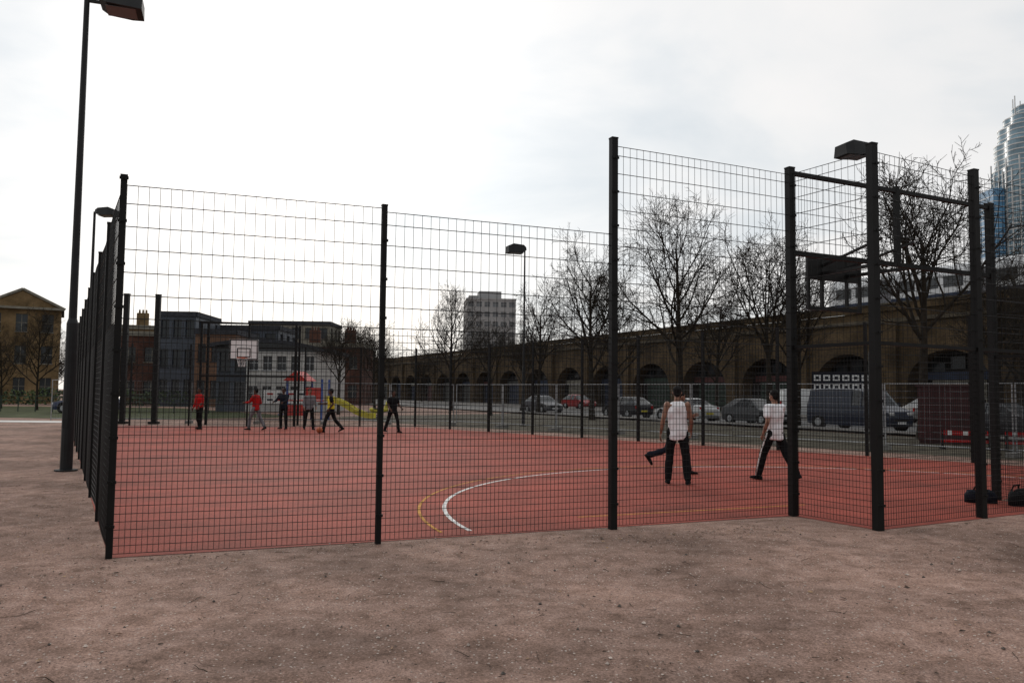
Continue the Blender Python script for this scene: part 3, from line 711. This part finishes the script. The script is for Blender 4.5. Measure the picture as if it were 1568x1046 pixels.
# ------------------------------------------------------------ temporary fence
def heras(pts,name):
    E=empty(name);a=MB();b=MB()
    for p,q in zip(pts[:-1],pts[1:]):
        p=V(p);q=V(q);L_=(q-p).length;n=round(L_/3.45);d=(q-p)/L_
        for i in range(n):
            s=p+d*(i*L_/n+.04);e=p+d*((i+1)*L_/n-.04)
            Z=V((0,0,1))
            a.tube([s+Z*.1,s+Z*2.05],[.024,.024],6,0);a.tube([e+Z*.1,e+Z*2.05],[.024,.024],6,0)
            a.tube([s+Z*2.03,e+Z*2.03],[.017,.017],6,0);a.tube([s+Z*.2,e+Z*.2],[.017,.017],6,0)
            for j in range(1,24):a.wire(s.lerp(e,j/24)+Z*.2,s.lerp(e,j/24)+Z*2.03,.0018)
            for j in range(1,9):a.wire(s+Z*(.2+j*.2),e+Z*(.2+j*.2),.0018)
            b.box(s+Z*.07,(.65,.24,.14),math.atan2(d.y,d.x)+1.57)
    a.obj('panels',['steel'],E);b.obj('concrete_feet',['concrete'],E)
ro=(B-C).normalized();rout=V((-ro.y,ro.x,0))
if rout.dot(V((1,1,0)))<0:rout=-rout
heras([B+rout*3+ro*9,C+rout*3.2-ro*1],'temporary_fence')
heras([C-fin*2.8+fu*2,D-fin*3-fu*2],'temporary_fence')
# ------------------------------------------------------------ vehicles
def car(name,loc,rz,col,kind='hatch'):
    E=empty(name,loc,rz);pm=mat(name+'_paint',col,.32,.1,.05,1);mb=MB()
    if kind=='hatch':S=[(-2.1,.38,.60,.66,.60,.6),(-1.97,.24,.72,.82,.72,.75),(-1.2,.2,.86,.87,.87,.8),(-.95,.2,.92,.88,.93,.78),(-.3,.2,.94,.88,1.40,.62),(.35,.2,.95,.88,1.46,.62),(1.2,.2,.97,.88,1.41,.6),(1.85,.22,.97,.86,1.02,.7),(2.02,.28,.9,.82,.92,.74),(2.08,.4,.7,.76,.72,.7)]
    elif kind=='saloon':S=[(-2.3,.38,.58,.68,.58,.6),(-2.17,.24,.70,.84,.70,.75),(-1.2,.2,.84,.89,.86,.8),(-.9,.2,.92,.9,.93,.78),(-.2,.2,.94,.9,1.38,.62),(.4,.2,.95,.9,1.42,.62),(1.05,.2,.96,.9,1.36,.6),(1.6,.22,.97,.89,1.0,.7),(2.2,.28,.93,.86,.95,.76),(2.3,.4,.7,.78,.72,.7)]
    else:S=[(-2.5,.38,.7,.78,.7,.7),(-2.4,.26,.92,.92,.92,.8),(-1.9,.24,1.1,.95,1.12,.85),(-1.65,.24,1.18,.96,1.2,.85),(-1.0,.24,1.2,.97,1.92,.8),(-.4,.24,1.2,.97,2.0,.82),(1.2,.24,1.2,.97,2.02,.82),(2.3,.26,1.2,.97,1.98,.8),(2.45,.3,1.15,.94,1.2,.85),(2.5,.4,.8,.9,.82,.8)]
    rs=[]
    for x,zb,zt,w_,zr,wr in S:
        rs.append([V((x,y,z)) for y,z in((-w_*.93,zb),(-w_,(zb+zt)*.52),(-w_*.97,zt),(-wr,zr-.02),(-wr*.8,zr+.02),(wr*.8,zr+.02),(wr,zr-.02),(w_*.97,zt),(w_,(zb+zt)*.52),(w_*.93,zb))])
    n=10;vs=[p for r in rs for p in r]
    for i in range(len(rs)-1):
        for k in range(n):
            a=i*n+k;b=i*n+(k+1)%n;f_=(a,b,b+n,a+n);gl=0
            cab=3<=i<=6
            if kind=='van' :
                if k in(2,6) and i in(3,4):gl=1
                if k in(3,4,5) and i==3:gl=1
            else:
                if k in(2,6) and cab:gl=1
                if k in(3,4,5) and i in(3,6):gl=1
            mb.add([vs[j] for j in f_],[(0,1,2,3)],gl)
    mb.add(rs[0],[tuple(range(n))],0);mb.add(rs[-1],[tuple(range(n))],0)
    mb.obj('body',[pm,'glass'],E)
    mb=MB()
    for s in(-1,1):
        for i in((3,4,5,7) if kind!='van' else (4,5)):
            a=rs[i][2 if s<0 else 7];b=rs[i][3 if s<0 else 6]
            mb.beam(a+V((0,s*.01,0)),b+V((0,s*.012,0)),.07,.03,0,side=(1,0,0))
        mb.box((S[3][0]+.15,s*1.0,S[3][2]+.1),(.12,.16,.12),0,mi=0)
    mb.obj('pillars_and_mirrors',[pm],E)
    wx=(S[0][0]+.78,S[-1][0]-.82);mb=MB();wr=.32 if kind!='van' else .35
    for x in wx:
        for s in(-1,1):
            y=s*(S[4][3]-.02)
            mb.tube([(x,y-s*.22,wr),(x,y,wr),(x,y+s*.012,wr)],[wr,wr,wr*.9],20,0)
            mb.tube([(x,y-s*.05,wr+.03),(x,y+s*.002,wr+.03)],[wr+.07,wr+.07],20,0)
            mb.tube([(x,y,wr),(x,y+s*.025,wr)],[wr*.62,wr*.55],14,1)
    mb.obj('wheels',['black','steel'],E)
    mb=MB();xf,xr=S[1][0],S[-2][0];zl=S[1][2]-.08
    for s in(-1,1):
        mb.box((xf-.04,s*.6,zl),(.1,.3,.14),0,mi=0);mb.box((xr+.03,s*.66,.78 if kind!='van' else 1.0),(.08,.18,.22 if kind!='van' else .4),0,mi=1)
    mb.box((S[0][0]-.01,0,.42),(.04,.52,.11),0,mi=0);mb.box((S[-1][0]+.01,0,.5),(.04,.52,.11),0,mi=2);mb.box((S[0][0]-.005,0,.55),(.03,.9,.1),0,mi=3)
    mb.obj('lights_and_plates',['white','red','yellow','black'],E)
for s,n,c,k in((-15,4.2,(.3,.31,.33),'hatch'),(-9,4.2,(.02,.02,.025),'saloon'),(-1.5,4.3,(.01,.018,.04),'van'),(5.5,4.2,(.06,.065,.07),'hatch'),(11.8,4.2,(.62,.62,.62),'saloon'),(18.5,4.2,(.02,.02,.025),'hatch'),(31,4.2,(.1,.1,.11),'hatch')):
    car('parked_car' if k!='van' else 'parked_van',RP(s,n,0.006),RA+random.uniform(-.03,.03)+(math.pi if random.random()<.4 else 0),c,k)
car('parked_van',RP(13.5,16.5,.115),RA+1.3,(.7,.71,.71),'van');car('parked_car',RP(3,16.5,.115),RA+1.2,(.2,.2,.2))
car('parked_car',RP(-6,15.5,.115),RA+.1,(.03,.06,.08));car('parked_car',RP(44,15.5,.115),RA+.1,(.3,.02,.02))
car('parked_car',(-28.5,55.5,0.007),.1,(.04,.05,.1))
E=empty('site_cabin',(15.6,29.4,0),-.55)
mb=MB();mb.box((0,0,1.05),(1.75,1.6,1.9));mb.obj('cabin_body',[mat('cabin_red',(.06,.01,.012),.7,0,.3,2)],E)
mb=MB()
for i in range(9):mb.box((-.8+i*.2,-.83,1.05),(.07,.05,1.8))
mb.box((0,0,2.04),(1.87,1.74,.08));mb.box((0,0,.06),(1.7,1.5,.12));mb.obj('cabin_ribs_and_roof',[mat('cabin_red_dark',(.045,.008,.009),.7,0,.2,2)],E)
E=empty('information_board',(21.5,53.5,0.115),-.38)
mb=MB();mb.box((0,0,2.45),(3.6,.08,1.4));mb.box((-1.5,.08,1.2),(.12,.08,2.4));mb.box((1.5,.08,1.2),(.12,.08,2.4));mb.obj('board',['navy'],E)
mb=MB()
for i in range(6):
    for j in range(2):
        mb.box((-1.45+i*.58,-.05,2.14+j*.6),(.42,.015,.4),0,mi=0);mb.box((-1.45+i*.58,-.062,2.14+j*.6),(.2,.01,.2),0,mi=1)
mb.obj('board_notices',['white','navy'],E)
for i,(x,y,a) in enumerate(((14.3,25.9,-.3),(15.9,25.2,-.2))):
    E=empty('roadworks_barrier',(x,y,0),a);mb=MB();mb.box((0,0,.52),(1.4,.05,.14));mb.box((0,0,.26),(1.4,.05,.09));mb.obj('barrier_boards',['red'],E)
    mb=MB()
    for k in(-.45,0,.45):mb.box((k,-.028,.52),(.13,.01,.135))
    mb.obj('reflective_stripes',['white'],E)
    mb=MB();mb.box((-.66,0,.3),(.06,.06,.6));mb.box((.66,0,.3),(.06,.06,.6));mb.box((-.66,0,.03),(.1,.5,.06));mb.box((.66,0,.03),(.1,.5,.06));mb.obj('legs',['black'],E)
E=empty('playground_climbing_frame',(-11.6,46.5,0),-.1)
M['playblue']=mat('play_blue',(.03,.08,.3),.5,0,.1,4);M['playred']=mat('play_red',(.45,.03,.02),.5,0,.1,4);M['playyellow']=mat('play_yellow',(.5,.44,.04),.5,0,.15,4)
mb=MB()
for x in(-.9,.1,1.1):
    for y in(-.6,.6):mb.tube([(x,y,0),(x,y,2.3)],[.06,.06],10,0)
for z in(.3,.6,.9):mb.tube([(-1.5+.18*z*2,-.6,z),(-1.5+.18*z*2,.6,z)],[.03,.03],8,0)
mb.obj('posts_and_rungs',['playblue'],E)
mb=MB();mb.box((.1,0,1.1),(2.1,1.3,.08));mb.box((.6,-.63,1.5),(.9,.04,.65));mb.add([(-1.1,-.8,2.2),(.3,-.8,2.2),(.3,.8,2.2),(-1.1,.8,2.2),(-.4,-.8,2.75),(-.4,.8,2.75)],[(0,1,4),(2,3,5),(1,2,5,4),(3,0,4,5),(0,3,2,1)]);mb.box((-.4,-.63,.55),(.9,.04,.6));mb.obj('panels_and_roof',['playred'],E)
mb=MB();rs=[]
for i in range(9):
    t=i/8;x=1.15+2.8*t;z=1.12-.95*(t**.9)+.12*math.sin(math.pi*2*t)
    rs.append([V((x,y,z+zz_)) for y,zz_ in((-.35,.28),(-.31,.28),(-.29,.03),(.29,.03),(.31,.28),(.35,.28),(.33,-.03),(-.33,-.03))])
mb.rings(rs);mb.obj('slide',['playyellow'],E)
E=empty('spring_rocker',(-7.6,47,0),.3);mb=MB()
pts=[V((math.cos(t)*.12,math.sin(t)*.12,.02+t*.018)) for t in[k*.6 for k in range(36)]];mb.tube(pts,[.018]*36,6,1)
mb.limb([(-.4,0,.62),(0,0,.52),(.45,0,.62)],[.12,.15,.13],10,0);mb.limb([(.4,0,.6),(.52,0,1.0)],[.09,.11],10,0);mb.box((-.1,0,.68),(.35,.3,.05),0,mi=1);mb.tube([(.42,-.2,.85),(.42,.2,.85)],[.02,.02],6,1);mb.obj('rocker',['playyellow','black'],E,True)
# ------------------------------------------------------------ people
def remesh(mb,name,m,vox,parent,sm=4,extra=None):
    o=mb.obj('tmp',[m]);md=o.modifiers.new('r','REMESH');md.mode='VOXEL';md.voxel_size=vox;md.use_smooth_shade=True
    s=o.modifiers.new('s','SMOOTH');s.factor=.5;s.iterations=sm
    dg=bpy.context.evaluated_depsgraph_get();me=bpy.data.meshes.new_from_object(o.evaluated_get(dg));me.name=name
    me.materials.clear();me.materials.append(M[m] if isinstance(m,str) else m);bpy.data.objects.remove(o)
    for p in me.polygons:p.use_smooth=True
    if extra:
        bm=bmesh.new();bm.from_mesh(me);t=bpy.data.meshes.new('t');t.from_pydata(extra.v,[],extra.f);bm.from_mesh(t);
        for f_ in bm.faces:f_.smooth=True
        bm.to_mesh(me);bm.free()
    q=bpy.data.objects.new(name,me);sc.collection.objects.link(q);q.parent=parent;return q
def person(name,loc,yaw,legs,arms,top='shirt',bot='blackcloth',skin='skin',sleeve=.55,H=1.78,lean=0,vox=.016,vest=False,stripe=None,shoe='blackcloth',head=(0,0),bib=None,hem=.06):
    E=empty(name,(loc[0],loc[1],.006),yaw);k=H/1.78
    E.scale=(k,k,k)
    rad=math.radians;ph=V((0,0,.93));J={}
    for s,(fw,kn,ab,ft) in zip((-1,1),legs):
        hp=ph+V((s*.095,0,0));t=rad(fw);d=V((s*math.sin(rad(ab)),math.sin(t),-math.cos(t))).normalized()
        kp=hp+d*.44;t2=rad(fw-kn);d2=V((s*math.sin(rad(ab))*.6,math.sin(t2),-math.cos(t2))).normalized();an=kp+d2*.42
        tf=rad(ft);fd=V((s*.15,math.cos(tf),math.sin(tf))).normalized()
        J[s]=(hp,kp,an,fd)
    low=min(min(J[s][2].z-.085*1,(J[s][2]+J[s][3]*.17).z-.04-.03) for s in(-1,1))
    sh=V((0,0,-low))
    ph=ph+sh
    for s in J:J[s]=tuple([J[s][i]+sh for i in range(3)]+[J[s][3]])
    Rl=Matrix.Rotation(-rad(lean),3,'X')
    T=lambda x,y,z:ph+Rl@V((x,y,z))
    def ring(z,rx,ry,y0=0,n=18):
        o=[]
        for i in range(n):
            t=2*math.pi*i/n;c,s_=math.cos(t),math.sin(t)
            o.append(T(rx*math.copysign(abs(c)**.85,c),y0+ry*math.copysign(abs(s_)**.9,s_),z))
        return o
    mb=MB();mb.rings([ring(-.13,.11,.09),ring(-.07,.165,.12),ring(0,.17,.122),ring(.07,.15,.108),ring(.1,.145,.1)])
    for s in J:
        hp,kp,an,fd=J[s]
        mb.limb([hp+V((0,0,-.02)),hp.lerp(kp,.45),kp,kp.lerp(an,.4),an+V((0,0,.015))],[.1,.09,.072,.074,.066])
    o=remesh(mb,'trousers',bot,vox,E)
    for v in o.data.vertices:
        v.co+=v.normal*noise.noise(V((v.co.x*10,v.co.y*10+loc[0],v.co.z*9)))*.012
    if stripe:
        st=MB()
        for s in J:
            hp,kp,an,fd=J[s];o=V((s,0,0))
            pts=[hp+o*.098,hp.lerp(kp,.5)+o*.09,kp+o*.073,kp.lerp(an,.4)+o*.075,an+o*.066]
            st.tube(pts,[.013]*5,6)
        st.obj('trouser_stripes',[stripe],E,True)
    mb=MB()
    for s in J:
        hp,kp,an,fd=J[s];sd2=fd.cross(V((0,0,1))).normalized();up2=sd2.cross(fd).normalized()
        rs=[]
        for t,w_,hh in((-.085,.02,.03),(-.07,.036,.075),(-.01,.04,.1),(.06,.043,.075),(.12,.048,.055),(.17,.04,.042),(.195,.018,.025)):
            b=an+fd*t-up2*.085
            r_=[]
            for i in range(10):
                a=2*math.pi*i/10;c,s_=math.cos(a),math.sin(a);r_.append(b+sd2*w_*c+up2*(hh*.5+hh*.5*s_))
            rs.append(r_)
        mb.rings(rs)
    mb.obj('shoes',[shoe],E,True)
    sw=.185 if not vest else .18
    body=MB();fing=MB();AJ={}
    for s,(fw,ab,el,tw) in zip((-1,1),arms):
        sp_=T(s*sw,0,.475);t=rad(fw);d=V((s*math.sin(rad(ab)),math.sin(t)*math.cos(rad(ab)),-math.cos(t)*math.cos(rad(ab)))).normalized()
        ep=sp_+d*.29;t2=rad(el)
        fw_=V((-s*math.sin(rad(tw)),math.cos(rad(tw)),0));up_=(fw_-d*fw_.dot(d)).normalized()
        d2=(d*math.cos(t2)+up_*math.sin(t2)).normalized();wp=ep+d2*.25
        AJ[s]=(sp_,ep,wp,d,d2)
        body.limb([sp_,sp_.lerp(ep,.35),ep,ep.lerp(wp,.3),wp],[.056,.051,.041,.042,.027])
        inn=(V((-s,0,0))-d2*V((-s,0,0)).dot(d2)).normalized();fr=d2.cross(inn).normalized()
        pr=[]
        for t_,a_,b_ in((0,.025,.02),(.03,.036,.017),(.08,.042,.015),(.095,.038,.012)):
            c=wp+d2*t_;pr.append([c+fr*a_*math.cos(q*math.pi/4)+inn*b_*math.sin(q*math.pi/4) for q in range(8)])
        body.rings(pr)
        for fi_,(off,ln) in enumerate(((.03,.07),(.011,.08),(-.009,.074),(-.028,.058))):
            p0=wp+d2*.082+fr*off;p1=p0+d2*ln*.45+inn*.006;p2=p1+(d2*.8+inn*.6).normalized()*ln*.35;p3=p2+(d2*.4+inn*.9).normalized()*ln*.3
            fing.limb([p0,p1,p2,p3],[.009,.0088,.008,.007],7)
        p0=wp+d2*.025+fr*.028;p1=p0+(d2*.6+fr*.7+inn*.2).normalized()*.04;p2=p1+(d2*.9+fr*.2+inn*.3).normalized()*.03
        fing.limb([p0,p1,p2],[.013,.011,.009],7)
    body.rings([ring(.02,.13,.09),ring(.2,.135,.09),ring(.36,.165,.1),ring(.46,.16,.085),ring(.51,.09,.06),ring(.53,.055,.055)])
    nk=T(0,-.005,.5);hy,hpit=head;hc=T(0,.025,.69)
    body.limb([nk,T(0,.008,.60)],[.058,.053])
    HR=Rl.to_3x3()@Matrix.Rotation(rad(hy),3,'Z')@Matrix.Rotation(rad(hpit),3,'X')
    hh=lambda x,y,z:hc+HR@V((x,y,z))
    body.ell(hh(0,-.008,.02),(.075,.094,.098),HR);body.ell(hh(0,.025,-.045),(.056,.064,.068),HR);body.ell(hh(0,.05,-.085),(.03,.03,.025),HR)
    body.limb([hh(0,.083,.0),hh(0,.1,-.03)],[.009,.014],8)
    for s in(-1,1):body.ell(hh(s*.077,-.005,-.01),(.011,.02,.032),HR)
    remesh(body,'body',skin,min(vox,.014),E,2,fing)
    fc_=MB()
    for s in(-1,1):fc_.ell(hh(s*.031,.083,.008),(.011,.007,.007),HR)
    fc_.ell(hh(0,.083,-.06),(.022,.006,.006),HR,0);fc_.obj('eyes_and_mouth',['eye'],E,True)
    hr=MB();hr.ell(hh(0,-.02,.036),(.083,.095,.092),HR);hr.ell(hh(0,-.055,-.01),(.068,.056,.075),HR)
    remesh(hr,'hair','hair',.012,E,2)
    mb=MB()
    rs=[ring(-hem-.04,.178,.13),ring(-hem+.02,.182,.132),ring(.08,.168,.122),ring(.2,.168,.118),ring(.34,.182,.125),ring(.43,.178 if not vest else .152,.112)]
    rs+= [ring(.5,.13,.085),ring(.53,.075,.07)] if not vest else [ring(.5,.115,.082),ring(.525,.085,.07)]
    mb.rings(rs)
    if not vest:
        for s in AJ:
            sp_,ep,wp,d,d2=AJ[s]
            if sleeve<=1:mb.limb([T(s*.12,0,.46),sp_,sp_+(ep-sp_)*sleeve*.6,sp_+(ep-sp_)*sleeve],[.075,.072,.07,.07])
            else:mb.limb([T(s*.12,0,.46),sp_,ep,ep.lerp(wp,.9)],[.075,.07,.056,.042])
    o=remesh(mb,'top_garment',top,vox,E,3)
    for v in o.data.vertices:
        nz=noise.noise(V((v.co.x*9+loc[0],v.co.y*9,v.co.z*6)));v.co+=v.normal*nz*.022
    if bib:
        mb=MB();mb.rings([ring(.02,.185,.14),ring(.2,.178,.13),ring(.36,.193,.133),ring(.47,.15,.11),ring(.5,.12,.09)],caps=False);mb.obj('bib',[bib],E,True)
    return E
person('man_in_white_vest',(3.02,14.95),math.radians(-12),[(4,6,6,0),(-5,4,7,0)],[(-6,14,22,10),(8,12,30,20)],'shirt','blackcloth','skin',vest=True,H=1.80,hem=.12,vox=.014)
person('man_running',(3.38,16.9),math.radians(-75),[(-18,55,3,-50),(22,14,4,0)],[(30,8,80,20),(-30,10,80,10)],'navy','navy','skin',H=1.76,lean=8)
person('man_in_white_tshirt',(5.05,15.75),math.radians(28),[(22,8,6,4),(-20,14,5,-18)],[(-14,14,45,20),(22,12,40,10)],'shirt','blackcloth','skin',H=1.80,stripe='white',shoe='blackcloth',hem=.1,vox=.014)
dp=[('player_in_red_top',(-12.9,34.0),2.6,'red','blackcloth','skin2',1.5,None,[(5,5,5,0),(-6,8,5,0)],[(10,10,30,10),(0,12,20,10)]),
('player_in_red_top',(-10.5,33.8),1.3,'red','grey','skin2',1.5,None,[(24,20,5,4),(-18,10,4,-18)],[(30,12,60,10),(-10,12,60,10)]),
('player_in_dark_top',(-9.7,35.0),2.9,'navy','blackcloth','skin2',1.5,None,[(5,5,6,0),(-4,6,6,0)],[(40,10,40,10),(40,12,40,10)]),
('player_in_dark_top',(-8.5,34.6),-2.7,'grey','blackcloth','skin',1.5,None,[(5,5,6,0),(-8,6,6,0)],[(10,10,40,10),(0,12,40,10)]),
('player_in_yellow_bib',(-7.15,32.6),1.7,'blackcloth','blackcloth','skin2',.6,'yellow',[(24,12,5,4),(-20,20,4,-25)],[(-20,10,60,10),(30,12,60,10)]),
('player_in_black',(-4.75,33.0),-2.4,'blackcloth','blackcloth','skin2',.6,None,[(14,8,9,0),(-14,8,9,0)],[(10,14,50,10),(0,14,50,10)])]
for nm,lc,yw,tp,bt,sk,sl_,bb,lg,ar in dp:
    person(nm,lc,yw,lg,ar,tp,bt,sk,sl_,H=random.uniform(1.7,1.82),vox=.025,bib=bb)
g=MB();g.ell((0,0,0),(.12,.12,.12),None,0,20,14);g.obj('basketball',[mat('ball_orange',(.35,.09,.03),.7,0,.15,20)],smooth=True,loc=(-7.4,31.8,.127))
# slumped holdalls on the ground at the recess
def holdall(c,rz,L_,W_,H_,m):
    E=empty('sports_bag',(c[0],c[1],.006),rz);mb=MB();rs=[];n=9;k=16
    for i in range(n+1):
        t=i/n;x=(t-.5)*L_;e=(1-abs(2*t-1)**4)**.5 if 0<t<1 else .25
        sag=.82+.18*abs(math.sin(t*5+c[0]));r=[]
        for j in range(k):
            a=2*math.pi*j/k;cs,sn=math.cos(a),math.sin(a)
            y=W_/2*e*math.copysign(abs(cs)**.6,cs);z=H_/2*sag+H_/2*sag*e*math.copysign(abs(sn)**.6,sn)
            if sn<-.3:z=.0
            q=V((x,y,z));nz=noise.noise(q*11+V((c[0],0,0)))*.02;r.append(q+V((0,nz,nz if z>.02 else 0)))
        rs.append(r)
    mb.rings(rs);mb.obj('bag_body',[m],E,True)
    mb=MB()
    for s in(-1,1):mb.tube([(-L_*.2,s*W_*.42,H_*.7),(-L_*.12,s*W_*.35,H_*1.15),(0,s*W_*.15,H_*1.25),(L_*.12,s*W_*.35,H_*1.12),(L_*.2,s*W_*.42,H_*.7)],[.012]*5,6)
    mb.tube([(-L_*.42,0,H_*.93),(L_*.42,0,H_*.93)],[.006,.006],5);mb.obj('handles_and_zip',['blackcloth'],E,True)
holdall((7.75,12.5),.5,.55,.3,.24,'blackcloth');holdall((7.25,12.75),-.3,.45,.25,.2,'navy');holdall((8.1,12.62),1.2,.34,.24,.16,'grey')
